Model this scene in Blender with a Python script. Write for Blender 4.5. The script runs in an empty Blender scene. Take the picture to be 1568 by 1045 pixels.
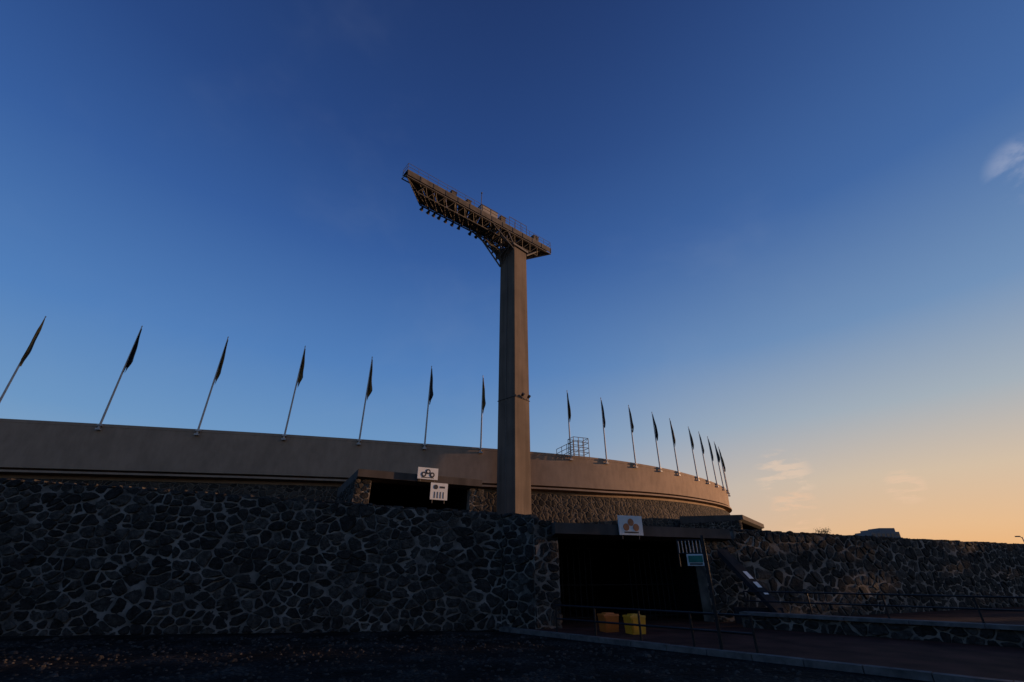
import bpy, math, random
from mathutils import Vector, noise
random.seed(7)
scene = bpy.context.scene
R = math.radians

# ------------------------------------------------------------------ materials
def new_mat(name):
    m = bpy.data.materials.new(name); m.use_nodes = True
    nt = m.node_tree
    return m, nt, nt.nodes['Principled BSDF']

def N(nt, t, **kw):
    n = nt.nodes.new(t)
    for k, v in kw.items(): setattr(n, k, v)
    return n

def ramp(nt, stops):
    r = nt.nodes.new('ShaderNodeValToRGB')
    e = r.color_ramp.elements
    while len(e) < len(stops): e.new(0.5)
    for i, (p, c) in enumerate(stops):
        e[i].position = p; e[i].color = (*c, 1)
    return r

def simple(name, col, rough=.7, metal=0.0, var=.25, scale=3.0, bump=.2, bscale=40, spec=.4):
    m, nt, b = new_mat(name)
    tc = N(nt, 'ShaderNodeTexCoord')
    n1 = N(nt, 'ShaderNodeTexNoise'); n1.inputs['Scale'].default_value = scale; n1.inputs['Detail'].default_value = 8
    nt.links.new(tc.outputs['Object'], n1.inputs['Vector'])
    lo = tuple(c * (1 - var) for c in col); hi = tuple(min(1, c * (1 + var)) for c in col)
    r = ramp(nt, [(.3, lo), (.7, hi)])
    nt.links.new(n1.outputs['Fac'], r.inputs['Fac'])
    nt.links.new(r.outputs['Color'], b.inputs['Base Color'])
    b.inputs['Roughness'].default_value = rough; b.inputs['Metallic'].default_value = metal
    b.inputs['Specular IOR Level'].default_value = spec
    if bump:
        n2 = N(nt, 'ShaderNodeTexNoise'); n2.inputs['Scale'].default_value = bscale; n2.inputs['Detail'].default_value = 5
        nt.links.new(tc.outputs['Object'], n2.inputs['Vector'])
        bp = N(nt, 'ShaderNodeBump'); bp.inputs['Strength'].default_value = bump; bp.inputs['Distance'].default_value = .02
        nt.links.new(n2.outputs['Fac'], bp.inputs['Height']); nt.links.new(bp.outputs['Normal'], b.inputs['Normal'])
    return m

def concrete(name, col, streak=.35, vs=.12):
    m, nt, b = new_mat(name)
    tc = N(nt, 'ShaderNodeTexCoord')
    mp = N(nt, 'ShaderNodeMapping'); mp.inputs['Scale'].default_value = (1.6, 1.6, vs)
    nt.links.new(tc.outputs['Object'], mp.inputs['Vector'])
    n1 = N(nt, 'ShaderNodeTexNoise'); n1.inputs['Scale'].default_value = 1.2; n1.inputs['Detail'].default_value = 9
    nt.links.new(mp.outputs['Vector'], n1.inputs['Vector'])
    n2 = N(nt, 'ShaderNodeTexNoise'); n2.inputs['Scale'].default_value = .35; n2.inputs['Detail'].default_value = 8
    nt.links.new(tc.outputs['Object'], n2.inputs['Vector'])
    mx = N(nt, 'ShaderNodeMath', operation='ADD'); nt.links.new(n1.outputs['Fac'], mx.inputs[0]); nt.links.new(n2.outputs['Fac'], mx.inputs[1])
    hf = N(nt, 'ShaderNodeMath', operation='MULTIPLY'); hf.inputs[1].default_value = .5; nt.links.new(mx.outputs[0], hf.inputs[0])
    lo = tuple(c * (1 - streak) for c in col); hi = tuple(c * (1 + streak * .5) for c in col)
    r = ramp(nt, [(.38, lo), (.6, hi)]); nt.links.new(hf.outputs[0], r.inputs['Fac'])
    nt.links.new(r.outputs['Color'], b.inputs['Base Color'])
    b.inputs['Roughness'].default_value = .95; b.inputs['Specular IOR Level'].default_value = .25
    n3 = N(nt, 'ShaderNodeTexNoise'); n3.inputs['Scale'].default_value = 9; n3.inputs['Detail'].default_value = 8
    nt.links.new(tc.outputs['Object'], n3.inputs['Vector'])
    bp = N(nt, 'ShaderNodeBump'); bp.inputs['Strength'].default_value = .15; bp.inputs['Distance'].default_value = .02
    nt.links.new(n3.outputs['Fac'], bp.inputs['Height']); nt.links.new(bp.outputs['Normal'], b.inputs['Normal'])
    return m

def stone_shader(name, scale, dark, light, mortar, mw=.05):
    m, nt, b = new_mat(name)
    tc = N(nt, 'ShaderNodeTexCoord')
    nz = N(nt, 'ShaderNodeTexNoise'); nz.inputs['Scale'].default_value = 1.3; nz.inputs['Detail'].default_value = 4
    nt.links.new(tc.outputs['Object'], nz.inputs['Vector'])
    sc = N(nt, 'ShaderNodeVectorMath', operation='SCALE'); sc.inputs['Scale'].default_value = .5
    nt.links.new(nz.outputs['Color'], sc.inputs[0])
    ad = N(nt, 'ShaderNodeVectorMath', operation='ADD')
    nt.links.new(tc.outputs['Object'], ad.inputs[0]); nt.links.new(sc.outputs['Vector'], ad.inputs[1])
    v1 = N(nt, 'ShaderNodeTexVoronoi', feature='DISTANCE_TO_EDGE'); v1.inputs['Scale'].default_value = scale
    v2 = N(nt, 'ShaderNodeTexVoronoi'); v2.inputs['Scale'].default_value = scale
    for v in (v1, v2): nt.links.new(ad.outputs['Vector'], v.inputs['Vector'])
    sep = N(nt, 'ShaderNodeSeparateColor'); nt.links.new(v2.outputs['Color'], sep.inputs[0])
    r = ramp(nt, [(0, dark), (1, light)]); nt.links.new(sep.outputs[0], r.inputs['Fac'])
    r2 = ramp(nt, [(mw * .5, (1, 1, 1)), (mw * 1.4, (0, 0, 0))]); nt.links.new(v1.outputs['Distance'], r2.inputs['Fac'])
    mix = N(nt, 'ShaderNodeMix', data_type='RGBA')
    nt.links.new(r2.outputs['Color'], mix.inputs['Factor']); nt.links.new(r.outputs['Color'], mix.inputs['A']); mix.inputs['B'].default_value = (*mortar, 1)
    nt.links.new(mix.outputs['Result'], b.inputs['Base Color'])
    b.inputs['Roughness'].default_value = .95; b.inputs['Specular IOR Level'].default_value = .2
    r3 = ramp(nt, [(0, (0, 0, 0)), (.2, (1, 1, 1))]); nt.links.new(v1.outputs['Distance'], r3.inputs['Fac'])
    bp = N(nt, 'ShaderNodeBump'); bp.inputs['Strength'].default_value = .9; bp.inputs['Distance'].default_value = .12
    nt.links.new(r3.outputs['Color'], bp.inputs['Height']); nt.links.new(bp.outputs['Normal'], b.inputs['Normal'])
    return m

def island_stone(name, dark, light):
    m, nt, b = new_mat(name)
    g = N(nt, 'ShaderNodeNewGeometry')
    r = ramp(nt, [(0, dark), (.6, tuple((a * 1.3 + c * .7) / 2 for a, c in zip(dark, light))), (1, light)])
    tc = N(nt, 'ShaderNodeTexCoord')
    n1 = N(nt, 'ShaderNodeTexNoise'); n1.inputs['Scale'].default_value = 6; n1.inputs['Detail'].default_value = 10; n1.inputs['Roughness'].default_value = .65
    nt.links.new(tc.outputs['Object'], n1.inputs['Vector'])
    a = N(nt, 'ShaderNodeMath', operation='MULTIPLY_ADD'); a.inputs[1].default_value = .6
    nt.links.new(g.outputs['Random Per Island'], a.inputs[0])
    s = N(nt, 'ShaderNodeMath', operation='MULTIPLY_ADD'); s.inputs[1].default_value = 2.0; s.inputs[2].default_value = -.8
    nt.links.new(n1.outputs['Fac'], s.inputs[0]); nt.links.new(s.outputs[0], a.inputs[2])
    nt.links.new(a.outputs[0], r.inputs['Fac']); nt.links.new(r.outputs['Color'], b.inputs['Base Color'])
    b.inputs['Roughness'].default_value = .95
    b.inputs['Specular IOR Level'].default_value = .2
    n2 = N(nt, 'ShaderNodeTexNoise'); n2.inputs['Scale'].default_value = 16; n2.inputs['Detail'].default_value = 9
    nt.links.new(tc.outputs['Object'], n2.inputs['Vector'])
    bp = N(nt, 'ShaderNodeBump'); bp.inputs['Strength'].default_value = 1; bp.inputs['Distance'].default_value = .05
    nt.links.new(n2.outputs['Fac'], bp.inputs['Height']); nt.links.new(bp.outputs['Normal'], b.inputs['Normal'])
    return m

M_STONE = island_stone('lava_stone', (.013, .0118, .0105), (.105, .088, .072))
M_MORTAR = simple('mortar', (.20, .168, .138), .95, var=.7, scale=1.6, bump=.9, bscale=25, spec=.1)
M_FARSTONE = stone_shader('lava_stone_masonry', 1.9, (.018, .015, .012), (.062, .048, .036), (.11, .085, .062))
M_BAND = concrete('painted_concrete', (.29, .205, .145), .16, .8)
M_TOWER = concrete('tower_concrete', (.115, .088, .070), .3)
M_CONC = concrete('grey_concrete', (.085, .07, .06), .35)
M_KERB = simple('kerb_concrete', (.13, .12, .11), .95, var=.4, scale=4, bump=.4, spec=.1)
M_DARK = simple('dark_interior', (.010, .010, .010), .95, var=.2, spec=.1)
M_STEEL = simple('galvanised_steel', (.115, .102, .094), .65, .3, var=.3, scale=5)
M_PANEL = simple('rack_panel', (.072, .060, .051), .85, .1, var=.4, scale=1.5)
M_BLACK = simple('black_metal', (.015, .015, .016), .5, .3)
M_POLE = simple('white_pole_paint', (.40, .37, .34), .55, var=.15)
M_FLAGB = simple('flag_navy', (.014, .014, .018), .85, var=.3)
M_FLAGG = simple('flag_gold', (.22, .13, .035), .85, var=.3)
M_WHITE = simple('sign_white', (.66, .65, .62), .5, var=.06)
M_CAB = simple('cabinet_paint', (.22, .19, .16), .5, var=.1)
M_INK = simple('sign_ink', (.03, .03, .035), .6)
M_ORNG = simple('orange_plastic', (.60, .15, .02), .5, var=.15)
M_YEL = simple('yellow_plastic', (.74, .32, .02), .45, var=.15)
M_LOGO = simple('logo_orange', (.42, .15, .06), .6)
M_GREEN = simple('sign_green', (.02, .17, .12), .6)
M_RED = simple('red_paving', (.075, .028, .019), .95, var=.45, scale=1.2, bump=.5, bscale=25, spec=.08)
M_GLASS = simple('dark_glass', (.03, .04, .05), .15, var=.2, bump=0)
M_OFFICE = simple('office_wall', (.13, .13, .14), .8, var=.1)
M_BARK = simple('bark', (.08, .06, .045), .9)
M_LEAF = simple('foliage', (.05, .075, .03), .8, var=.4, scale=1)
M_LAMP = simple('floodlight_housing', (.05, .045, .04), .5, .5)
M_LENS = simple('floodlight_glass', (.25, .26, .28), .12, var=.1, bump=0)
M_RAMP = simple('ramp_panel', (.022, .023, .026), .9, var=.3, spec=.1)

# ------------------------------------------------------------------ mesh builder
class MB:
    def __init__(s): s.v = []; s.f = []; s.m = []; s.mats = []
    def mi(s, mat):
        if mat not in s.mats: s.mats.append(mat)
        return s.mats.index(mat)
    def add(s, vs, fs, mat):
        o = len(s.v); s.v += [tuple(v) for v in vs]; k = s.mi(mat)
        for f in fs: s.f.append(tuple(i + o for i in f)); s.m.append(k)
    def box(s, c, size, mat, ax=(1, 0), taper=1.0):
        ax = Vector((ax[0], ax[1])).normalized(); ex = Vector((ax.x, ax.y, 0)); ey = Vector((-ax.y, ax.x, 0)); c = Vector(c)
        hx, hy, hz = size[0] / 2, size[1] / 2, size[2] / 2
        vs = []
        for dz in (-1, 1):
            t = taper if dz > 0 else 1
            for dx, dy in ((-1, -1), (1, -1), (1, 1), (-1, 1)):
                vs.append(c + ex * hx * dx * t + ey * hy * dy * t + Vector((0, 0, hz * dz)))
        s.add(vs, [(0, 3, 2, 1), (4, 5, 6, 7), (0, 1, 5, 4), (1, 2, 6, 5), (2, 3, 7, 6), (3, 0, 4, 7)], mat)
    def tube(s, p, q, r, mat, n=8, r2=None):
        p = Vector(p); q = Vector(q); d = (q - p).normalized()
        a = d.orthogonal().normalized(); b = d.cross(a); r2 = r if r2 is None else r2
        vs = []
        for P, rr in ((p, r), (q, r2)):
            for i in range(n):
                t = 2 * math.pi * i / n; vs.append(P + (a * math.cos(t) + b * math.sin(t)) * rr)
        fs = [(i, (i + 1) % n, n + (i + 1) % n, n + i) for i in range(n)] + [tuple(range(n))[::-1], tuple(range(n, 2 * n))]
        s.add(vs, fs, mat)
    def prism(s, poly, z0, z1, mat):
        n = len(poly)
        vs = [(x, y, z0) for x, y in poly] + [(x, y, z1) for x, y in poly]
        fs = [(i, (i + 1) % n, n + (i + 1) % n, n + i) for i in range(n)] + [tuple(range(n))[::-1], tuple(range(n, 2 * n))]
        s.add(vs, fs, mat)
    def disc(s, c, nrm, r, mat, n=16):
        c = Vector(c); nrm = Vector(nrm).normalized(); s.tube(c, c + nrm * .01, r, mat, n)
    def obj(s, name, parent=None, smooth=False):
        me = bpy.data.meshes.new(name); me.from_pydata(s.v, [], s.f); me.update()
        for m in s.mats: me.materials.append(m)
        me.polygons.foreach_set('material_index', s.m)
        if smooth: me.polygons.foreach_set('use_smooth', [True] * len(me.polygons))
        ob = bpy.data.objects.new(name, me); scene.collection.objects.link(ob)
        if parent: ob.parent = parent
        return ob

def empty(name):
    e = bpy.data.objects.new(name, None); scene.collection.objects.link(e); return e

# ------------------------------------------------------------------ stone masonry (real stones)
def clip(poly, n, c):
    out = []
    for i in range(len(poly)):
        a, b = poly[i], poly[(i + 1) % len(poly)]
        da = n[0] * a[0] + n[1] * a[1] - c; db = n[0] * b[0] + n[1] * b[1] - c
        if da <= 0: out.append(a)
        if (da < 0 < db) or (db < 0 < da):
            t = da / (da - db); out.append((a[0] + (b[0] - a[0]) * t, a[1] + (b[1] - a[1]) * t))
    return out

def stone_wall(mb, P0, P1, z0, zt0, zt1, outward, w=.37, h=.25, thick=.5, seed=1, cap=True):
    P0 = Vector((*P0, 0)); P1 = Vector((*P1, 0)); L = (P1 - P0).length; d = (P1 - P0) / L
    nrm = Vector((d.y, -d.x, 0))
    if nrm.dot(Vector((*outward, 0))) < 0: nrm = -nrm
    rnd = random.Random(seed)
    k = max(1, int(L / .5)); vs = []
    for i in range(k + 1):
        t = i / k; zt = zt0 + (zt1 - zt0) * t - .03
        a = P0 + d * L * t; c = a - nrm * thick
        vs += [(a.x, a.y, z0), (a.x, a.y, zt + rnd.uniform(-.02, .02)), (c.x, c.y, zt), (c.x, c.y, z0)]
    fs = []
    for i in range(k):
        for j in range(4):
            fs.append((i * 4 + j, i * 4 + (j + 1) % 4, (i + 1) * 4 + (j + 1) % 4, (i + 1) * 4 + j))
    fs += [(0, 1, 2, 3), (k * 4 + 3, k * 4 + 2, k * 4 + 1, k * 4)]
    mb.add(vs, fs, M_MORTAR)
    nx = int(L / w) + 1; nz = int((max(zt0, zt1) - z0) / h) + 2
    pts = {}
    for i in range(-2, nx + 3):
        for j in range(-2, nz + 3):
            if rnd.random() < .20: continue          # missing seeds leave room for bigger blocks
            pts[i, j] = (i + .5 + rnd.uniform(-.5, .5) + .5 * (j % 2), j + .3 + rnd.uniform(-.5, .5))
    for i in range(-1, nx + 1):
        for j in range(-1, nz + 1):
            if (i, j) not in pts: continue
            p = pts[i, j]
            poly = [(p[0] - 1.7, p[1] - 1.7), (p[0] + 1.7, p[1] - 1.7), (p[0] + 1.7, p[1] + 1.7), (p[0] - 1.7, p[1] + 1.7)]
            g = rnd.uniform(.02, .10)
            for di in range(-3, 4):
                for dj in range(-3, 4):
                    if di == dj == 0: continue
                    q = pts.get((i + di, j + dj))
                    if not q: continue
                    n = (q[0] - p[0], q[1] - p[1]); ln = math.hypot(*n)
                    if ln < 1e-4: continue
                    n = (n[0] / ln, n[1] / ln)
                    poly = clip(poly, n, n[0] * (p[0] + q[0]) / 2 + n[1] * (p[1] + q[1]) / 2 - g)
                    if len(poly) < 3: break
                if len(poly) < 3: break
            if len(poly) < 3: continue
            poly = [(x * w, z * h + z0) for x, z in poly]
            poly = clip(poly, (-1, 0), -.01); poly = clip(poly, (1, 0), L - .01); poly = clip(poly, (0, -1), -z0)
            if len(poly) < 3: continue
            cx = sum(a for a, b in poly) / len(poly)
            zt = zt0 + (zt1 - zt0) * cx / L + rnd.uniform(-.02, .07)
            poly = clip(poly, (0, 1), zt)
            if len(poly) < 3: continue
            ch = []
            for a in range(len(poly)):
                A, B = poly[a], poly[(a + 1) % len(poly)]; el = math.hypot(A[0] - B[0], A[1] - B[1])
                ch.append((A[0] * .84 + B[0] * .16, A[1] * .84 + B[1] * .16))
                jj = el * .11; ch.append(((A[0] + B[0]) / 2 + rnd.uniform(-jj, jj), (A[1] + B[1]) / 2 + rnd.uniform(-jj, jj)))
                ch.append((A[0] * .16 + B[0] * .84, A[1] * .16 + B[1] * .84))
            poly = ch; n = len(poly)
            ar = abs(sum(poly[a][0] * poly[(a + 1) % n][1] - poly[(a + 1) % n][0] * poly[a][1] for a in range(n))) / 2
            if ar < .004: continue
            cx = sum(a for a, b in poly) / n; cz = sum(b for a, b in poly) / n
            dep = rnd.uniform(.008, .065); tx, tz = rnd.uniform(-.16, .16), rnd.uniform(-.16, .16)
            vs = []
            for sc, dd in ((1.0, -.02), (.96, dep * .55), (.80, dep)):
                for x, z in poly:
                    X = cx + (x - cx) * sc; Z = cz + (z - cz) * sc
                    e = dd + ((X - cx) * tx + (Z - cz) * tz) * (dd > 0) + (rnd.uniform(-.012, .012) if dd > 0 else 0)
                    P = P0 + d * X + nrm * e; vs.append((P.x, P.y, Z))
            P = P0 + d * cx + nrm * (dep + .008); vs.append((P.x, P.y, cz))
            fs = []
            for r_ in range(2):
                for a in range(n):
                    fs.append((r_ * n + a, r_ * n + (a + 1) % n, (r_ + 1) * n + (a + 1) % n, (r_ + 1) * n + a))
            for a in range(n): fs.append((2 * n + a, 2 * n + (a + 1) % n, 3 * n))
            mb.add(vs, fs, M_STONE)
    if cap:
        x = 0
        while x < L:
            s = rnd.uniform(.25, .5); zt = zt0 + (zt1 - zt0) * x / L
            hh = rnd.uniform(.03, .10); c = P0 + d * (x + s / 2) - nrm * (thick * .5)
            if x + s < L: mb.box((c.x, c.y, zt - .05 + hh / 2), (s * .93, thick * .96, .06 + hh), M_STONE, (d.x, d.y), .8)
            x += s

# ------------------------------------------------------------------ ground
gm, nt, b = new_mat('dark_ground')
tc = N(nt, 'ShaderNodeTexCoord')
v = N(nt, 'ShaderNodeTexVoronoi'); v.inputs['Scale'].default_value = 6
n1 = N(nt, 'ShaderNodeTexNoise'); n1.inputs['Scale'].default_value = .8; n1.inputs['Detail'].default_value = 10
n2 = N(nt, 'ShaderNodeTexNoise'); n2.inputs['Scale'].default_value = 14; n2.inputs['Detail'].default_value = 8
for x in (v, n1, n2): nt.links.new(tc.outputs['Object'], x.inputs['Vector'])
a = N(nt, 'ShaderNodeMath', operation='MULTIPLY'); nt.links.new(n1.outputs['Fac'], a.inputs[0]); nt.links.new(n2.outputs['Fac'], a.inputs[1])
r = ramp(nt, [(.15, (.008, .0072, .0062)), (.28, (.022, .0195, .0165)), (.40, (.075, .065, .055))]); nt.links.new(a.outputs[0], r.inputs['Fac'])
nt.links.new(r.outputs['Color'], b.inputs['Base Color']); b.inputs['Roughness'].default_value = .95; b.inputs['Specular IOR Level'].default_value = .05
bp = N(nt, 'ShaderNodeBump'); bp.inputs['Strength'].default_value = 1; bp.inputs['Distance'].default_value = .08
h2 = N(nt, 'ShaderNodeMath', operation='ADD'); nt.links.new(v.outputs['Distance'], h2.inputs[0]); nt.links.new(n2.outputs['Fac'], h2.inputs[1])
nt.links.new(h2.outputs[0], bp.inputs['Height']); nt.links.new(bp.outputs['Normal'], b.inputs['Normal'])
mb = MB(); S = 3000
mb.add([(-S, -S, 0), (S, -S, 0), (S, S, 0), (-S, S, 0)], [(0, 1, 2, 3)], gm); mb.obj('ground')

mb = MB(); rnd = random.Random(3)
for i in range(4500):
    x = rnd.uniform(-17, 7); y = rnd.uniform(6.5, 16.8)
    if y > 16.6 + x * .1 or y > 17.0 - 1.05 * (x + .4): continue
    s = rnd.uniform(.015, .06) * (1.8 if rnd.random() < .06 else 1); vs = []
    for k in range(6):
        t = k * math.pi / 3; vs.append((x + math.cos(t) * s * rnd.uniform(.7, 1.2), y + math.sin(t) * s * rnd.uniform(.7, 1.2), -.005))
    for k in range(6):
        q = vs[k]; vs.append((x + (q[0] - x) * .6, y + (q[1] - y) * .6, s * rnd.uniform(.3, .6)))
    mb.add(vs, [(k, (k + 1) % 6, 6 + (k + 1) % 6, 6 + k) for k in range(6)] + [tuple(range(6, 12))], M_STONE)
mb.obj('gravel')

A = Vector((1.6, 17.3)); B = Vector((7.3, 19.4)); AB = (B - A).normalized(); IN = Vector((-AB.y, AB.x))
Ai = A + IN * 8; Bi = B + IN * 8
mb = MB()
mb.prism([(-47, 12.8), (-.4, 18.2), (.7, 17.5), (A.x - .1, A.y + .3), (Ai.x - .1, Ai.y), (Bi.x + .1, Bi.y), (B.x + .1, B.y + .1), (8.6, 20.6), (32, 31.4), (90, 58), (700, 330), (700, 900), (-700, 900), (-700, 12)], -.05, 2.0, gm)
mb.obj('terrace_ground')

K0 = Vector((-.35, 17.55)); K1 = Vector((11.2, 5.45)); kd = (K1 - K0).normalized(); kn = Vector((-kd.y, kd.x))
mb = MB(); mb.add([(K0.x + .1, K0.y + .1, .1), (K1.x + .1, K1.y + .1, .1), (60, 5, .1), (60, 32, .1), (32, 32, .1), (7, 28, .1), (-2, 26, .1), (.2, 18, .1)], [tuple(range(8))], M_RED)
mb.obj('forecourt_paving')
mb = MB(); Lk = (K1 - K0).length; x = 0; rnd = random.Random(5)
while x < Lk:
    c = K0 + kd * (x + .5); mb.box((c.x, c.y, .055 + rnd.uniform(-.004, .004)), (.985, .2, .13), M_KERB, (kd.x, kd.y), .995); x += 1
mb.obj('kerb')

# ------------------------------------------------------------------ front walls
mb = MB()
stone_wall(mb, (-46, 12.45), (-.35, 17.85), 0, 6.0, 3.62, (0, -1), seed=11)
stone_wall(mb, (-.35, 17.85), (.75, 17.0), 0, 3.6, 3.4, (-1, -1), seed=12)
stone_wall(mb, (.75, 17.0), (A.x, A.y), 0, 3.4, 3.27, (0, -1), seed=13, cap=False)
stone_wall(mb, (A.x, A.y), (A.x + IN.x * 2, A.y + IN.y * 2), 0, 2.75, 2.75, (1, 0), seed=14, cap=False)
mb.obj('stone_retaining_wall')
mb = MB()
stone_wall(mb, (B.x + .05, B.y), (9.0, 20.0), 0, 2.78, 2.9, (0, -1), seed=15, cap=False)
stone_wall(mb, (9.0, 20.0), (32, 30.9), 0, 3.25, 3.3, (0, -1), w=.46, h=.32, seed=16)
stone_wall(mb, (32, 30.9), (70, 48), 0, 3.3, 3.2, (0, -1), w=.9, h=.6, seed=17)
mb.obj('stone_boundary_wall')
mb = MB()
stone_wall(mb, (7.6, 17.6), (15.5, 9.0), 0, .46, .46, (-1, -1), w=.34, h=.24, thick=.3, seed=18, cap=False)
dd = Vector((7.9, -8.6)).normalized(); x = 0
while x < 11.6:
    c = Vector((7.6, 17.6)) + dd * (x + .75) + Vector((-dd.y, dd.x)) * .12
    mb.box((c.x, c.y, .50), (1.485, .46, .09), M_KERB, (dd.x, dd.y)); x += 1.5
mb.obj('low_stone_wall')

# ------------------------------------------------------------------ portals
def sign(name, c, ux, w, h, logo, tilt=0.0, sub=None):
    ux = Vector((*ux, 0)).normalized(); nr = Vector((ux.y, -ux.x, 0)); c = Vector(c)
    mb = MB()
    mb.box(c, (w, .05, h), M_WHITE, (ux.x, ux.y))
    for sx in (-1, 1): mb.tube(c + ux * sx * w * .35 + Vector((0, 0, -h * .7)) - nr * .05, c + ux * sx * w * .35 + Vector((0, 0, h * .4)) - nr * .05, .02, M_STEEL)
    f = c + nr * .03
    if sub == 'bars':
        for i in range(4): mb.box(f + ux * (-w * .25 + i * w * .17) + Vector((0, 0, -h * .22)), (w * .05, .012, h * .38), M_INK, (ux.x, ux.y))
        mb.disc(f + Vector((0, 0, h * .25)) - ux * w * .2, nr, h * .14, logo)
        mb.box(f + ux * w * .18 + Vector((0, 0, h * .25)), (w * .3, .012, h * .12), M_INK, (ux.x, ux.y))
    else:
        k = .23 if logo is M_INK else .19
        for q in ((-.26, -.1), (0, .16), (.26, -.1)):
            p = f + ux * q[0] * w * .8 + Vector((0, 0, q[1] * h)); mb.disc(p, nr, h * k, logo, 18)
            if logo is M_INK: mb.disc(p + nr * .012, nr, h * .10, M_WHITE, 12)
        mb.box(f + Vector((0, 0, -h * .36)), (w * .6, .012, h * .07), M_INK, (ux.x, ux.y))
    return mb.obj(name)

def portal(name, A, B, zg, zb, zt, depth, over=(.3, .6), pier=1.0, stones=True, fr=.35):
    A = Vector(A); B = Vector(B); u = (B - A).normalized(); n = Vector((-u.y, u.x)); L = (B - A).length
    e = empty(name)
    mb = MB()
    p = A - u * over[0] - n * fr; q = B + u * over[1] - n * fr; p2 = p + n * (depth + fr); q2 = q + n * (depth + fr)
    mb.add([(p.x, p.y, zb + .12), (q.x, q.y, zb + .12), (q2.x, q2.y, zb), (p2.x, p2.y, zb), (p.x, p.y, zt), (q.x, q.y, zt), (q2.x, q2.y, zt + .25), (p2.x, p2.y, zt + .25),
            (p.x + n.x * .5, p.y + n.y * .5, zb), (q.x + n.x * .5, q.y + n.y * .5, zb)],
           [(0, 1, 5, 4), (4, 5, 6, 7), (0, 8, 9, 1), (8, 3, 2, 9), (1, 9, 2, 6, 5), (0, 4, 7, 3, 8), (3, 7, 6, 2)], M_CONC)
    mb.obj('roof_slab', e)
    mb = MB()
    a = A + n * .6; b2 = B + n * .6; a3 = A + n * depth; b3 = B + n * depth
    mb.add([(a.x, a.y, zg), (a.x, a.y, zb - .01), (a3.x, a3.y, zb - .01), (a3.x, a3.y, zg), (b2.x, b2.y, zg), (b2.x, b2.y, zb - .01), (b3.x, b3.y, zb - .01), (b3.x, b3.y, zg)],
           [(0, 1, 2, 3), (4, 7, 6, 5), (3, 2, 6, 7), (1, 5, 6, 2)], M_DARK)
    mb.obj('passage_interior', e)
    if stones:
        mb = MB()
        sa = A - u * pier
        stone_wall(mb, (sa.x, sa.y), (A.x, A.y), zg, zb, zb, tuple(-n), seed=21, cap=False)
        sb = B + u * pier
        stone_wall(mb, (B.x, B.y), (sb.x, sb.y), zg, zb, zb, tuple(-n), seed=22, cap=False)
        sd = sa + n * depth
        stone_wall(mb, (sd.x, sd.y), (sa.x, sa.y), zg, zb, zb, tuple(-u), seed=23, cap=False)
        sd = sb + n * depth
        stone_wall(mb, (sb.x, sb.y), (sd.x, sd.y), zg, zb, zb, tuple(u), seed=24, cap=False)
        mb.obj('stone_piers', e)
    return e, u, n

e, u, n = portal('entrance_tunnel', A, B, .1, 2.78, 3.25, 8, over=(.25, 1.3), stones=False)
mb = MB()
for i in range(24):
    p = A + AB * (.15 + i * .245) + IN * 1.6
    if 2.2 < i * .245 < 3.6: continue
    mb.tube((p.x, p.y, .1), (p.x, p.y, 2.7), .014, M_BLACK, 6)
for z in (.25, 1.3, 2.55):
    p = A + IN * 1.6; q = B + IN * 1.6; mb.tube((p.x, p.y, z), (q.x, q.y, z), .02, M_BLACK, 6)
mb.obj('entrance_gate')
sc = A + AB * 2.75 - IN * .42
sign('entrance_sign', (sc.x, sc.y, 3.24), AB, 1.0, .66, M_LOGO)

e, u2, n2_ = portal('stadium_tunnel', (-8.45, 28.2), (-2.75, 31.0), 2.0, 6.7, 7.25, 9, over=(.9, .7), pier=.95)
sc = Vector((-5.15, 29.05))
sign('tunnel_sign', (sc.x - .1, sc.y, 7.28), u2, 1.3, .7, M_INK)
sign('tunnel_information_sign', (sc.x + .62, sc.y + .3, 6.25), u2, 1.1, 1.0, M_INK, sub='bars')
portal('stadium_tunnel', (23.5, 50.0), (29.8, 58.8), 2.0, 6.6, 7.15, 6, over=(.5, .6), pier=.8)

# ------------------------------------------------------------------ stadium
ctrl = [(-150, 55), (-122, 36), (-96, 30.7), (-75, 31.0), (-56, 32.7), (-41.4, 35.4), (-34.4, 37.0), (-27, 38.6), (-20.2, 40.1), (-14.1, 41.8), (-8.3, 43.4), (-2.9, 45.0), (1.5, 46.4), (6.3, 48.0), (10.3, 49.8), (13.8, 51.7), (17.3, 54.1), (20.3, 56.4), (24, 60), (27.6, 63.8), (30.8, 68), (33.0, 72), (34.6, 77), (35.4, 85), (33, 100), (24, 122), (0, 146), (-50, 160), (-110, 155), (-150, 130), (-165, 92)]
def catmull(P, k):
    out = []; n = len(P)
    for i in range(n):
        p0, p1, p2, p3 = [Vector(P[(i + j) % n]) for j in (-1, 0, 1, 2)]
        for a in range(k):
            t = a / k
            out.append(.5 * ((2 * p1) + (p2 - p0) * t + (2 * p0 - 5 * p1 + 4 * p2 - p3) * t * t + (3 * p1 - p0 - 3 * p2 + p3) * t ** 3))
    return out
rim = catmull(ctrl, 8); nr = len(rim)
for it in range(60):
    rim = [(rim[i - 1] + rim[i] * 2 + rim[(i + 1) % nr]) / 4 for i in range(nr)]
rn = []
for i in range(nr):
    t = (rim[(i + 1) % nr] - rim[i - 1]).normalized(); rn.append(Vector((t.y, -t.x)))
def zb_at(x, y):
    if y > 90: return 9.6
    f = min(1, max(0, (x + 42) / 76)); return 9.1 + .9 * f * 1.0 + (.7 * max(0, (x - 10) / 24))
ZT = 12.9
stad = empty('stadium')
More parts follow.
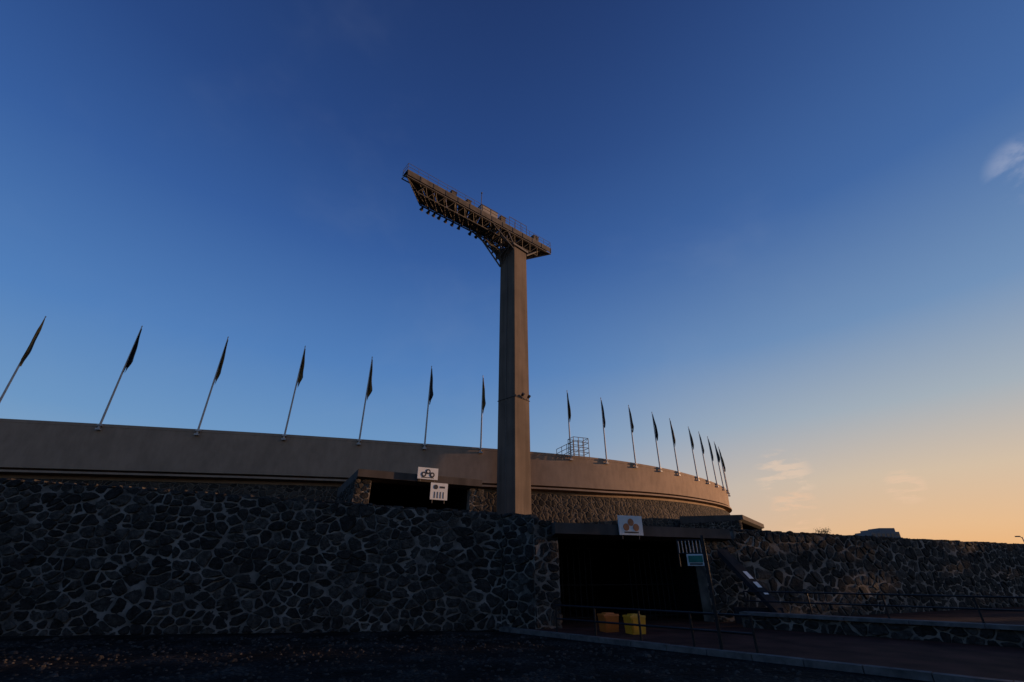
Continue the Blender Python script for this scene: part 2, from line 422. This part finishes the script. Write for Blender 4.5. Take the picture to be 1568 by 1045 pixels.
def strip(name, prof, mat, smooth=False):
    mb = MB(); vs = []; k = None
    for i in range(nr):
        pr = prof(rim[i]); k = len(pr)
        for o, z in pr:
            p = rim[i] + rn[i] * o; vs.append((p.x, p.y, z))
    fs = []
    for i in range(nr):
        j = (i + 1) % nr
        for a in range(k - 1): fs.append((i * k + a, j * k + a, j * k + a + 1, i * k + a + 1))
    mb.add(vs, fs, mat); return mb.obj(name, stad)
strip('upper_band', lambda p: [(-1.2, 6), (-.5, ZT - .06), (-.5, ZT), (0, ZT), (.0, ZT - .25), (-.02, ZT - .27), (-.02 - .1, zb_at(*p)), (-1.3, zb_at(*p) + .05)], M_BAND)
strip('ledge', lambda p: [(-1.3, zb_at(*p) - .18), (.10, zb_at(*p) - .22), (.10, zb_at(*p) - .38), (-1.3, zb_at(*p) - .42)], M_BAND)
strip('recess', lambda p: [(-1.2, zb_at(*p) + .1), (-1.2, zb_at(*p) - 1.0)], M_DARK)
strip('stone_base', lambda p: [(-1.25, zb_at(*p) - .75), (-.45, zb_at(*p) - .75), (-.3, zb_at(*p) - .9), (1.8, 1.9)], M_FARSTONE)
strip('seating_bowl', lambda p: [(-1.2, 11.5), (-3, 11.5), (-28, 1.9)], M_CONC)

mb = MB(); c = Vector((7.35, 48.0)); t = Vector((.93, .37)); nn = Vector((-.37, .93))
def P3(a, b, z): q = c + t * a + nn * b; return (q.x, q.y, z)
for a in (-.9, -.3, .3, .9):
    for b in (0, 1.2): mb.tube(P3(a, b, 12.6), P3(a, b, 14.75), .035, M_STEEL, 6)
for z in (13.2, 13.7, 14.25, 14.75):
    for b in (0, 1.2): mb.tube(P3(-.9, b, z), P3(.9, b, z), .03, M_STEEL, 6)
    for a in (-.9, .9): mb.tube(P3(a, 0, z), P3(a, 1.2, z), .03, M_STEEL, 6)
mb.tube(P3(-.9, 0, 12.9), P3(.9, 0, 14.7), .02, M_STEEL, 6)
for z in (0, .45, .9):
    mb.tube(P3(-2.8, .3, 12.4 + z), P3(-.9, .3, 13.4 + z), .03, M_STEEL, 6)
for a in (-2.8, -2.2, -1.6): mb.tube(P3(a, .3, 12.3), P3(a, .3, 13.3 + (a + 2.8) * .5), .03, M_STEEL, 6)
mb.obj('rooftop_access_cage')

# ------------------------------------------------------------------ flagpoles
def flagpole(x, y, h, seed, nrm):
    rnd = random.Random(seed); mb = MB()
    bx, by = x + nrm.x * .14, y + nrm.y * .14
    zt = ZT + h
    mb.tube((bx, by, ZT - .55), (bx, by, ZT + h * .5), .085, M_POLE, 10, .07)
    mb.tube((bx, by, ZT + h * .5), (bx, by, zt), .07, M_POLE, 10, .035)
    mb.tube((bx, by, zt), (bx, by, zt + .12), .055, M_POLE, 8, .03)
    for z in (ZT - .5, ZT - .15): mb.box((bx, by, z), (.34, .3, .14), M_POLE, (-nrm.y, nrm.x))
    ang = rnd.uniform(-.5, .5); dx = Vector((math.cos(ang), math.sin(ang), 0)); dy = Vector((-dx.y, dx.x, 0))
    L = h * rnd.uniform(.40, .50); rows, cols = 16, 13; vs = []; ph = rnd.uniform(0, 6)
    wmax = rnd.uniform(.28, .48)
    for r_ in range(rows + 1):
        k = r_ / rows
        wd = .05 + wmax * (k ** 1.1) * (1 if k < .8 else (1 - (k - .8) / .2 * .75)) * (1 + .15 * math.sin(k * 9 + ph))
        for c_ in range(cols + 1):
            s = c_ / cols
            off = dx * (.04 + wd * s) + dy * (.11 * math.sin(s * 14 + ph + k * 1.5) * min(1, k * 3 + .2))
            z = zt - .15 - L * k * (1 - .08 * math.sin(s * 9 + ph) * k) - .1 * s
            vs.append((bx + off.x, by + off.y, z))
    fa, fb = [], []
    c1 = rnd.randint(3, 8)
    for r_ in range(rows):
        for c_ in range(cols):
            f = (r_ * (cols + 1) + c_, r_ * (cols + 1) + c_ + 1, (r_ + 1) * (cols + 1) + c_ + 1, (r_ + 1) * (cols + 1) + c_)
            (fa if (c_ + r_ // 5) % 13 < c1 else fb).append(f)
    gold = rnd.random() < .6
    mb.add(vs, fa, M_FLAGB)
    o = len(mb.v) - len(vs); k2 = mb.mi(M_FLAGG if gold else M_FLAGB)
    for f in fb: mb.f.append(tuple(i + o for i in f)); mb.m.append(k2)
    mb.obj('flagpole')

poles = [(-56, 32.7, 9.6), (-48.8, 33.9, 9.4), (-41.4, 35.4, 9.3), (-34.4, 37.0, 9.2), (-27, 38.6, 8.9), (-20.2, 40.1, 8.7), (-14.1, 41.8, 8.3), (-8.3, 43.4, 8.0), (-2.9, 45.0, 7.6),
         (6.3, 48.0, 7.1), (10.3, 49.8, 6.9), (13.8, 51.7, 6.7), (17.3, 54.1, 6.6), (20.3, 56.4, 6.5), (23.4, 59.4, 6.4), (25.7, 61.8, 6.4), (27.9, 64.2, 6.4), (29.8, 66.6, 6.3), (31.5, 69.2, 6.2), (33.0, 72, 6.0)]
for i, (x, y, h) in enumerate(poles):
    j = min(range(nr), key=lambda a: (rim[a] - Vector((x, y))).length)
    flagpole(rim[j].x, rim[j].y, h, 100 + i, rn[j])

# ------------------------------------------------------------------ floodlight tower
tw = empty('floodlight_tower')
mb = MB()
base = [(.25, 42.5), (1.75, 44.0), (.15, 45.5), (-1.40, 44.0)]
zs = [2.0, 12, 24, 36.1]; vs = []
cx, cy = .2, 44.0; bev = .06
def ring(sc, z):
    out = []
    for i in range(4):
        p = Vector(base[i]); a = Vector(base[i - 1]); b_ = Vector(base[(i + 1) % 4])
        for q in (p + (a - p).normalized() * bev, p + (b_ - p).normalized() * bev):
            out.append((cx + (q.x - cx) * sc, cy + (q.y - cy) * sc, z))
    return out
for z in zs: vs += ring(1.05 - .05 * (z - 2) / 34, z)
fs = []
for k in range(3):
    for i in range(8): fs.append((k * 8 + i, k * 8 + (i + 1) % 8, (k + 1) * 8 + (i + 1) % 8, (k + 1) * 8 + i))
fs.append(tuple(range(24, 32))); mb.add(vs, fs, M_TOWER); mb.obj('shaft', tw)
mb = MB()
z = 17.4
pts = [Vector((cx + (p[0] - cx) * 1.045, cy + (p[1] - cy) * 1.045)) for p in base]
for i in range(4):
    a, b_ = pts[i], pts[(i + 1) % 4]; mb.tube((a.x, a.y, z), (b_.x, b_.y, z), .035, M_BLACK, 6)
for k in (.35, .75):
    q = pts[0].lerp(pts[1], k); mb.tube((q.x, q.y, z), (q.x + .2, q.y - .3, z + .22), .03, M_STEEL, 6); mb.tube((q.x + .2, q.y - .3, z + .12), (q.x + .33, q.y - .5, z + .28), .13, M_LAMP, 10, .16)
mb.tube((pts[3].x * .5 + pts[0].x * .5, pts[3].y * .5 + pts[0].y * .5, 2), (pts[3].x * .5 + pts[0].x * .5, pts[3].y * .5 + pts[0].y * .5, 35), .03, M_STEEL, 6)
mb.obj('clamp_and_lamps', tw)

O = Vector((-10.9, 33.6)); d = Vector((.776, .631)); p = Vector((-.631, .776))
def F(s, b, h): q = O + d * s + p * b; return Vector((q.x, q.y, h + 1.6))
LR = 20.0
def far_s(s): return 2.7 + s / LR * (17.6 - 2.7)
mb = MB()
nP = 13
for i in range(nP):
    s0 = LR * i / nP + .04; s1 = LR * (i + 1) / nP - .04
    q = [F(s0, -.35, 36.1), F(s1, -.35, 36.1), F(far_s(s1), 1.6, 35.35), F(far_s(s0), 1.6, 35.35)]
    q2 = [v_ + Vector((0, 0, .07)) for v_ in q]
    mb.add(q + q2, [(0, 3, 2, 1), (4, 5, 6, 7), (0, 1, 5, 4), (1, 2, 6, 5), (2, 3, 7, 6), (3, 0, 4, 7)], M_PANEL)
    a = F((s0 + s1) / 2, -.46, 36.48); mb.box(a, (s1 - s0, .05, .62), M_PANEL, d)
    mb.box(F(s1, -.50, 36.48), (.06, .06, .66), M_STEEL, d)
    q = [F(far_s(s0), 1.68, 35.5), F(far_s(s1), 1.68, 35.5), F(far_s(s1), 1.68, 36.8), F(far_s(s0), 1.68, 36.8)]
    mb.add(q + [v_ + Vector((p.x * .04, p.y * .04, 0)) for v_ in q], [(0, 1, 2, 3), (7, 6, 5, 4), (0, 4, 5, 1), (2, 6, 7, 3)], M_PANEL)
mb.obj('rack_panels', tw)
mb = MB()
def T_(a, b_, r_=.05, mat=M_STEEL): mb.tube(a, b_, r_, mat, 6)
for b0, h0 in ((-.4, 36.0), (-.4, 36.85), (.9, 36.7)): T_(F(0, b0, h0), F(LR, b0, h0), .07)
T_(F(2.7, 1.65, 35.25), F(17.6, 1.65, 35.25), .09); T_(F(2.7, 1.75, 36.9), F(17.6, 1.75, 36.9), .07)
T_(F(0, -.4, 36.05), F(2.7, 1.65, 35.3), .09); T_(F(LR, -.4, 36.05), F(17.6, 1.65, 35.3), .09)
T_(F(0, -.4, 36.6), F(2.7, 1.75, 36.9), .06); T_(F(LR, -.4, 36.6), F(17.6, 1.75, 36.9), .06)
T_(F(0, .9, 36.7), F(0, -.4, 36.2), .05); T_(F(LR, .9, 36.7), F(LR, -.4, 36.2), .05)
K = 14
for i in range(K + 1):
    s = LR * i / K; f = far_s(s)
    T_(F(s, -.4, 36.0), F(f, 1.65, 35.22), .055); T_(F(f, 1.65, 35.4), F(f, 1.75, 36.9), .05); T_(F(s, -.4, 36.65), F(f, 1.75, 36.9), .04)
    if i < K:
        s2 = LR * (i + 1) / K; f2 = far_s(s2)
        T_(F(s, -.4, 36.0), F(f2, 1.65, 35.18), .035)
T_(F(1.6, .3, 35.35), F(18.3, .3, 35.35), .06)
for i in range(K):
    s = 1.6 + 16.7 * i / K; s2 = s + 16.7 / K
    T_(F(s, .3, 35.35), F((s + s2) / 2, -.4, 36.0), .035); T_(F((s + s2) / 2, -.4, 36.0), F(s2, .3, 35.35), .035)
    T_(F(s, .3, 35.35), F(min(max(s, 2.7), 17.6), 1.65, 35.25), .035)
mb.box(F(LR / 2, .15, 36.95), (LR, 1.1, .05), M_STEEL, d)
k = 17
for side, hh in ((-.42, .85), (.75, .85)):
    for i in range(k + 1):
        s = LR * i / k; T_(F(s, side, 36.9), F(s, side, 36.95 + hh), .022)
    for z in (.42, .85): T_(F(0, side, 36.95 + z), F(LR, side, 36.95 + z), .022)
for s in (0, LR):
    for z in (.42, .85): T_(F(s, -.42, 36.95 + z), F(s, .75, 36.95 + z), .022)
for s in (13.3, 14.2, 15.1, 16.0): T_(F(s, -.42, 36.95), F(s, -.42, 38.3), .035)
T_(F(13.3, -.42, 38.3), F(16.0, -.42, 38.3), .035)
T_(F(9.6, .2, 37), F(9.6, .2, 40.2), .045); T_(F(9.6, .2, 40.15), F(9.6, .2, 40.32), .09)
mb.obj('rack_frame', tw)
mb = MB()
for s, w_, h_ in ((10.4, 2.3, .8), (12.4, .7, .7), (5.6, .6, .45), (7.6, .5, .4), (17.6, .8, .6)):
    a = F(s, -.05, 36.98 + h_ / 2); mb.box(a, (w_, .7, h_), M_CAB if s == 10.4 else M_PANEL, d)
    mb.box(F(s, -.05, 36.98 + h_ + .03), (w_ + .1, .8, .06), M_PANEL, d)
mb.obj('cabinets', tw)
mb = MB()
TL = Vector((-1.38, 44.0)); TN = Vector((.25, 42.5)); TR = Vector((1.72, 44.0)); TF_ = Vector((.1, 45.5))
def W(v_, z): return Vector((v_.x, v_.y, z + 1.6))
for r_, (a, q) in enumerate((
    (W(TL, 32.6), F(10.3, 1.65, 35.35)), (W(TL, 34.3), F(11.8, 1.65, 35.4)), (W(TL, 32.6), F(12.6, .3, 35.5)), (W(TN, 34.1), F(11.0, -.3, 36.0)),
    (W(TN, 34.1), F(12.6, .3, 35.5)), (W(TL, 33.6), F(12.2, -.2, 36.1)), (W(TL, 33.9), F(9.5, 1.65, 35.35)), (W(TR, 34.3), F(18.4, .1, 36.0)), (W(TR, 34.0), F(17.6, 1.65, 35.4)), (W(TF_, 34.0), F(17.4, 1.6, 35.4)),
    (W(TF_, 33.5), F(15.6, 1.7, 35.4)), (W(TN, 34.6), F(13.0, -.35, 36.2)))):
    T_(a, q, .095)
for k in range(6):
    t = k / 5; a = W(TL, 32.6).lerp(F(10.3, 1.65, 35.35), t); q = W(TN, 34.1).lerp(F(11.0, -.3, 36.0), t); q3 = W(TL, 34.9).lerp(F(11.8, 1.65, 35.6), t)
    T_(a, q, .05); T_(a, q3, .05); T_(q, q3, .04)
    if k < 5:
        t2 = (k + 1) / 5; T_(a, W(TN, 34.1).lerp(F(11.0, -.3, 36.0), t2), .04); T_(a, W(TL, 34.9).lerp(F(11.8, 1.65, 35.6), t2), .04)
mb.box(W(Vector((.2, 44.0)), 34.75), (2.5, 2.5, .25), M_STEEL, (.7, .7))
q = [W(TL, 33.2), W(TL, 35.2), F(10.8, 1.5, 35.45), F(11.2, 1.5, 35.1)]
mb.add([v_ for v_ in q] + [v_ + Vector((.05, .05, 0)) for v_ in q], [(0, 1, 2, 3), (7, 6, 5, 4), (0, 3, 7, 4), (1, 5, 6, 2), (2, 6, 7, 3), (0, 4, 5, 1)], M_PANEL)
mb.obj('bracket_truss', tw)
mb = MB()
aim = Vector((p.x, p.y, -.55)).normalized()
rnd = random.Random(8)
for row, (b0, h0) in enumerate(((1.85, 35.25), (1.95, 36.3))):
    for i in range(19):
        if row == 0 and rnd.random() < .15: continue
        s = 3.0 + i * .80 + rnd.uniform(-.12, .12); am = (aim + Vector((rnd.uniform(-.12, .12), rnd.uniform(-.12, .12), rnd.uniform(-.2, .2)))).normalized()
        c0 = F(s, b0, h0); c1 = c0 + am * .32
        mb.tube(c0, c1, .13, M_LAMP, 12, .21); mb.tube(c1, c1 + am * .02, .19, M_LENS, 12)
        mb.tube(c0 - am * .2, c0, .08, M_LAMP, 8, .13)
        T_(F(s - .3, b0 - .1, h0 + .12), F(s + .3, b0 - .1, h0 + .12), .03)
mb.obj('floodlights', tw)

# ------------------------------------------------------------------ railings, gate post, bins
mb = MB()
def rail_run(P, Q, n_, ztop, zs_, r_=.025, z0=.1):
    P = Vector(P); Q = Vector(Q)
    for i in range(n_ + 1):
        a = P.lerp(Q, i / n_); mb.tube((a.x, a.y, z0), (a.x, a.y, ztop), r_ * 1.2, M_BLACK, 8)
    for z in zs_: mb.tube((P.x, P.y, z), (Q.x, Q.y, z), r_, M_BLACK, 8)
off = kn * .25
a = K0 + kd * 2.2 + off; b_ = K0 + kd * 8.0 + off
rail_run(a, b_, 4, .82, (.8, .45)); mb.obj('kerb_railing')
mb = MB(); rail_run((7.9, 17.7), (15.8, 9.1), 6, 1.15, (1.13, .85), .022, .5); mb.obj('wall_railing')
mb = MB()
g = Vector((4.75, 12.35))
mb.tube((g.x, g.y, .0), (g.x, g.y, 2.5), .04, M_BLACK, 10)
gx = Vector((-.93, .36))
for z in (2.40, 2.10): mb.tube((g.x, g.y, z), (g.x + gx.x * .62, g.y + gx.y * .62, z), .015, M_BLACK, 6)
for i in range(7):
    q = g + gx * (.08 + i * .085); mb.tube((q.x, q.y, 2.10), (q.x, q.y, 2.40), .011, M_POLE, 6)
q = g + gx * .26; mb.box((q.x, q.y - .03, 1.95), (.38, .03, .26), M_WHITE, gx)
mb.box((q.x, q.y - .055, 1.97), (.33, .012, .15), M_GREEN, gx); mb.box((q.x, q.y - .055, 1.86), (.3, .012, .03), M_INK, gx)
mb.tube((g.x + gx.x * .62, g.y + gx.y * .62, 1.8), (g.x + gx.x * .62, g.y + gx.y * .62, 2.42), .015, M_BLACK, 6)
mb.obj('gate_post_with_sign')

def bin_(name, c, mat, w_=.5, h_=.42):
    mb = MB(); mb.box((c[0], c[1], .1 + h_ / 2), (w_ * .86, .4, h_), mat, (.95, .3), 1.12)
    mb.box((c[0], c[1], .1 + h_ + .02), (w_ * 1.03, .46, .05), mat, (.95, .3), .97)
    mb.box((c[0], c[1], .1 + h_ + .06), (w_ * .6, .28, .035), mat, (.95, .3), .9)
    for s in (-1, 1): mb.box((c[0] + s * w_ * .2, c[1] - .215 + s * .06, .1 + h_ * .5), (.04, .03, h_ * .8), mat, (.95, .3))
    mb.obj(name)
bin_('yellow_plastic_bin', (3.62, 15.75), M_YEL); bin_('orange_plastic_bin', (2.95, 16.3), M_ORNG)

mb = MB()
q = [(7.75, 18.9, 2.5), (8.25, 19.2, 2.5), (9.75, 18.7, .5), (9.2, 18.35, .5)]
mb.add([Vector(v_) for v_ in q] + [Vector(v_) - Vector((.0, 0, .22)) for v_ in q], [(0, 3, 2, 1), (4, 5, 6, 7), (0, 1, 5, 4), (1, 2, 6, 5), (2, 3, 7, 6), (3, 0, 4, 7)], M_RAMP)
qa = [Vector(v_) for v_ in q]
for t0, t1 in ((.38, .50), (.55, .64), (.70, .75)):
    ff = []
    for t_, s_ in ((t0, .35), (t1, .35), (t1, .75), (t0, .75)):
        l = qa[0].lerp(qa[3], t_); rr = qa[1].lerp(qa[2], t_); ff.append(l.lerp(rr, s_) + Vector((.012, -.012, .012)))
    mb.add(ff, [(0, 1, 2, 3)], M_WHITE)
mb.box((8.8, 18.9, .3), (1.6, .3, .6), M_RAMP, (.95, -.3))
mb.obj('stair_parapet')

# ------------------------------------------------------------------ distance
mb = MB()
mb.box((222, 300, 12), (17, 14, 26), M_OFFICE); mb.box((225.5, 300, 26.1), (9, 10, 2.2), M_OFFICE); mb.box((216, 300, 25.5), (3, 6, 1.2), M_OFFICE)
for fl in range(7):
    for k in range(6): mb.box((215 + k * 2.8, 292.97, 4 + fl * 3.2), (1.9, .1, 1.6), M_GLASS)
mb.box((206, 302, 10), (15, 14, 26), M_OFFICE, taper=.75)
mb.obj('office_building')
def leaves(mb, c, n_, sg, sz, rnd):
    for k in range(n_):
        v_ = Vector((rnd.gauss(0, sg), rnd.gauss(0, sg), rnd.gauss(0, sg * .7))); q = c + v_
        a1 = Vector((rnd.uniform(-1, 1), rnd.uniform(-1, 1), rnd.uniform(-1, 1))).normalized() * sz; a2 = a1.orthogonal().normalized() * sz * .7
        mb.add([q - a1, q + a2, q + a1, q - a2], [(0, 1, 2, 3)], M_LEAF)
def tree(x, y, h, seed):
    rnd = random.Random(seed); mb = MB()
    mb.tube((x, y, 1.9), (x, y, h * .55), .35, M_BARK, 8, .18)
    for i in range(9):
        a = rnd.uniform(0, 6.28); rr = rnd.uniform(.6, 2.2); c = Vector((x + math.cos(a) * rr, y + math.sin(a) * rr, h * rnd.uniform(.6, .92)))
        mb.tube((x, y, h * rnd.uniform(.35, .5)), c, .12, M_BARK, 5, .04); leaves(mb, c, 130, .6, .16, rnd)
    mb.obj('tree')
tree(95, 150, 15.4, 2); tree(190, 250, 19, 4)
mb = MB(); rnd = random.Random(9)  # unseen trees added behind and right of camera to darken the lower walls
spots = []
for i in range(17):
    a = R(112 + i * 9.6); rr = rnd.uniform(27, 32); spots.append((math.sin(a) * rr * 1.1, math.cos(a) * rr, rnd.uniform(11, 14)))
for i in range(15): spots.append((78 + rnd.uniform(-2, 2), -18 + i * 5.1, rnd.uniform(10, 12)))
for x, y, h in spots:
    mb.tube((x, y, 0), (x + rnd.uniform(-.4, .4), y, h * .6), .32, M_BARK, 8, .15)
    for k in range(12):
        a = rnd.uniform(0, 6.28); rr = rnd.uniform(.4, 3.2); c = Vector((x + math.cos(a) * rr, y + math.sin(a) * rr, h * rnd.uniform(.12, .9)))
        mb.tube((x, y, h * .3), c, .09, M_BARK, 5, .03); leaves(mb, c, 55, 1.0, .55, rnd)
mb.obj('added_shade_trees')
mb = MB()
mb.tube((61.9, 60, 1.9), (61.9, 60, 5.8), .07, M_STEEL, 8, .05); mb.tube((61.9, 60, 5.7), (61.5, 59.9, 5.85), .035, M_STEEL, 6)
mb.box((61.3, 59.9, 5.85), (.45, .25, .12), M_STEEL)
mb.obj('street_lamp')

# ------------------------------------------------------------------ world + sun
AZ, EL = R(77), R(4.0)
w = bpy.data.worlds.new('World'); scene.world = w; w.use_nodes = True
nt = w.node_tree; bg = nt.nodes['Background']
sky = N(nt, 'ShaderNodeTexSky', sky_type='NISHITA'); sky.sun_disc = False
sky.sun_elevation = EL; sky.sun_rotation = AZ; sky.air_density = 1.0; sky.dust_density = .8; sky.ozone_density = 2.5; sky.altitude = 2200
bg.inputs['Strength'].default_value = .1
tc = N(nt, 'ShaderNodeTexCoord')
nrmz = N(nt, 'ShaderNodeVectorMath', operation='NORMALIZE'); nt.links.new(tc.outputs['Generated'], nrmz.inputs[0])
sepz = N(nt, 'ShaderNodeSeparateXYZ'); nt.links.new(nrmz.outputs['Vector'], sepz.inputs[0])
def srgb(r_, g_, b_): return tuple(((c / 255 + .055) / 1.055) ** 2.4 if c > 10 else c / 255 / 12.92 for c in (r_, g_, b_))
rA = ramp(nt, [(0, srgb(180, 184, 186)), (.10, srgb(150, 178, 200)), (.24, srgb(112, 155, 201)), (.39, srgb(84, 131, 192)), (.60, srgb(56, 96, 162)), (.75, srgb(41, 73, 134)), (.92, srgb(32, 55, 106))])
rB = ramp(nt, [(0, srgb(246, 172, 98)), (.07, srgb(240, 190, 138)), (.15, srgb(222, 196, 165)), (.26, srgb(172, 182, 190)), (.40, srgb(118, 150, 190)), (.60, srgb(70, 108, 167)), (.9, srgb(42, 70, 128))])
nt.links.new(sepz.outputs['Z'], rA.inputs['Fac']); nt.links.new(sepz.outputs['Z'], rB.inputs['Fac'])
sdot = N(nt, 'ShaderNodeVectorMath', operation='DOT_PRODUCT'); sdot.inputs[1].default_value = (math.sin(AZ), math.cos(AZ), 0)
nt.links.new(nrmz.outputs['Vector'], sdot.inputs[0])
sf = N(nt, 'ShaderNodeMapRange', interpolation_type='SMOOTHSTEP'); sf.inputs['From Min'].default_value = 0.03; sf.inputs['From Max'].default_value = .88
nt.links.new(sdot.outputs['Value'], sf.inputs['Value'])
gr = N(nt, 'ShaderNodeMix', data_type='RGBA'); nt.links.new(sf.outputs['Result'], gr.inputs['Factor']); nt.links.new(rA.outputs['Color'], gr.inputs['A']); nt.links.new(rB.outputs['Color'], gr.inputs['B'])
g10 = N(nt, 'ShaderNodeVectorMath', operation='SCALE'); g10.inputs['Scale'].default_value = 10; nt.links.new(gr.outputs['Result'], g10.inputs[0])
base_mix = N(nt, 'ShaderNodeMix', data_type='RGBA'); base_mix.inputs['Factor'].default_value = .88
nt.links.new(sky.outputs['Color'], base_mix.inputs['A']); nt.links.new(g10.outputs['Vector'], base_mix.inputs['B'])
cur = base_mix.outputs['Result']
def cloud_mask(dirv, c0, c1):
    dv = Vector(dirv).normalized()
    dt = N(nt, 'ShaderNodeVectorMath', operation='DOT_PRODUCT'); dt.inputs[1].default_value = dv
    nt.links.new(nrmz.outputs['Vector'], dt.inputs[0])
    mr = N(nt, 'ShaderNodeMapRange', interpolation_type='SMOOTHSTEP'); mr.inputs['From Min'].default_value = c0; mr.inputs['From Max'].default_value = c1
    nt.links.new(dt.outputs['Value'], mr.inputs['Value']); return mr.outputs['Result']
def cnoise(scale, zs_, lo, hi, det=8):
    mp = N(nt, 'ShaderNodeMapping'); mp.inputs['Scale'].default_value = (1, 1, zs_); nt.links.new(tc.outputs['Generated'], mp.inputs['Vector'])
    n_ = N(nt, 'ShaderNodeTexNoise'); n_.inputs['Scale'].default_value = scale; n_.inputs['Detail'].default_value = det; n_.inputs['Roughness'].default_value = .6; n_.inputs['Distortion'].default_value = .3
    nt.links.new(mp.outputs['Vector'], n_.inputs['Vector'])
    mr = N(nt, 'ShaderNodeMapRange', interpolation_type='SMOOTHSTEP'); mr.inputs['From Min'].default_value = lo; mr.inputs['From Max'].default_value = hi
    nt.links.new(n_.outputs['Fac'], mr.inputs['Value']); return mr.outputs['Result']
def mul(a, b):
    m = N(nt, 'ShaderNodeMath', operation='MULTIPLY')
    for i, x in enumerate((a, b)):
        if isinstance(x, (int, float)): m.inputs[i].default_value = x
        else: nt.links.new(x, m.inputs[i])
    return m.outputs[0]
def addcloud(mask, col):
    global cur
    mx = N(nt, 'ShaderNodeMix', data_type='RGBA'); nt.links.new(mask, mx.inputs['Factor']); nt.links.new(cur, mx.inputs['A']); mx.inputs['B'].default_value = (*col, 1)
    cur = mx.outputs['Result']
addcloud(mul(mul(cloud_mask((.60, 1.03, .195), .9985, .9998), cnoise(16, 4, .48, .62)), .5), (8.2, 6.0, 4.4))
addcloud(mul(mul(cloud_mask((.62, 1.05, .125), .9990, .9998), cnoise(18, 4, .46, .62)), .5), (8.6, 5.5, 3.6))
addcloud(mul(mul(cloud_mask((.86, 1.03, .175), .9995, .9999), cnoise(20, 5, .44, .60)), .4), (8.6, 5.8, 4.0))
addcloud(mul(mul(cloud_mask((1.150, .715, .80), .9984, .9999), cnoise(12, 1.5, .38, .62)), .55), (4.4, 4.8, 6.2))
addcloud(mul(cnoise(1.8, 1.6, .52, .9, 5), .10), (3.6, 4.2, 5.2))
nt.links.new(cur, bg.inputs['Color'])

sl = bpy.data.lights.new('sun', 'SUN'); sl.energy = 4.8; sl.angle = R(.6); sl.color = (1, .58, .31)
so = bpy.data.objects.new('sun', sl); scene.collection.objects.link(so)
sv = Vector((math.sin(AZ) * math.cos(EL), math.cos(AZ) * math.cos(EL), math.sin(EL)))
so.rotation_euler = sv.to_track_quat('Z', 'Y').to_euler()

# ------------------------------------------------------------------ camera
cd = bpy.data.cameras.new('camera'); cam = bpy.data.objects.new('camera', cd); scene.collection.objects.link(cam)
cd.sensor_width = 36; cd.lens = 16; cd.clip_end = 6000; cd.clip_start = .05
cam.location = (0, 0, 1.6); cam.rotation_euler = (R(90 + 27.3), 0, 0)
scene.camera = cam
scene.view_settings.view_transform = 'Standard'; scene.view_settings.look = 'None'; scene.view_settings.exposure = 0
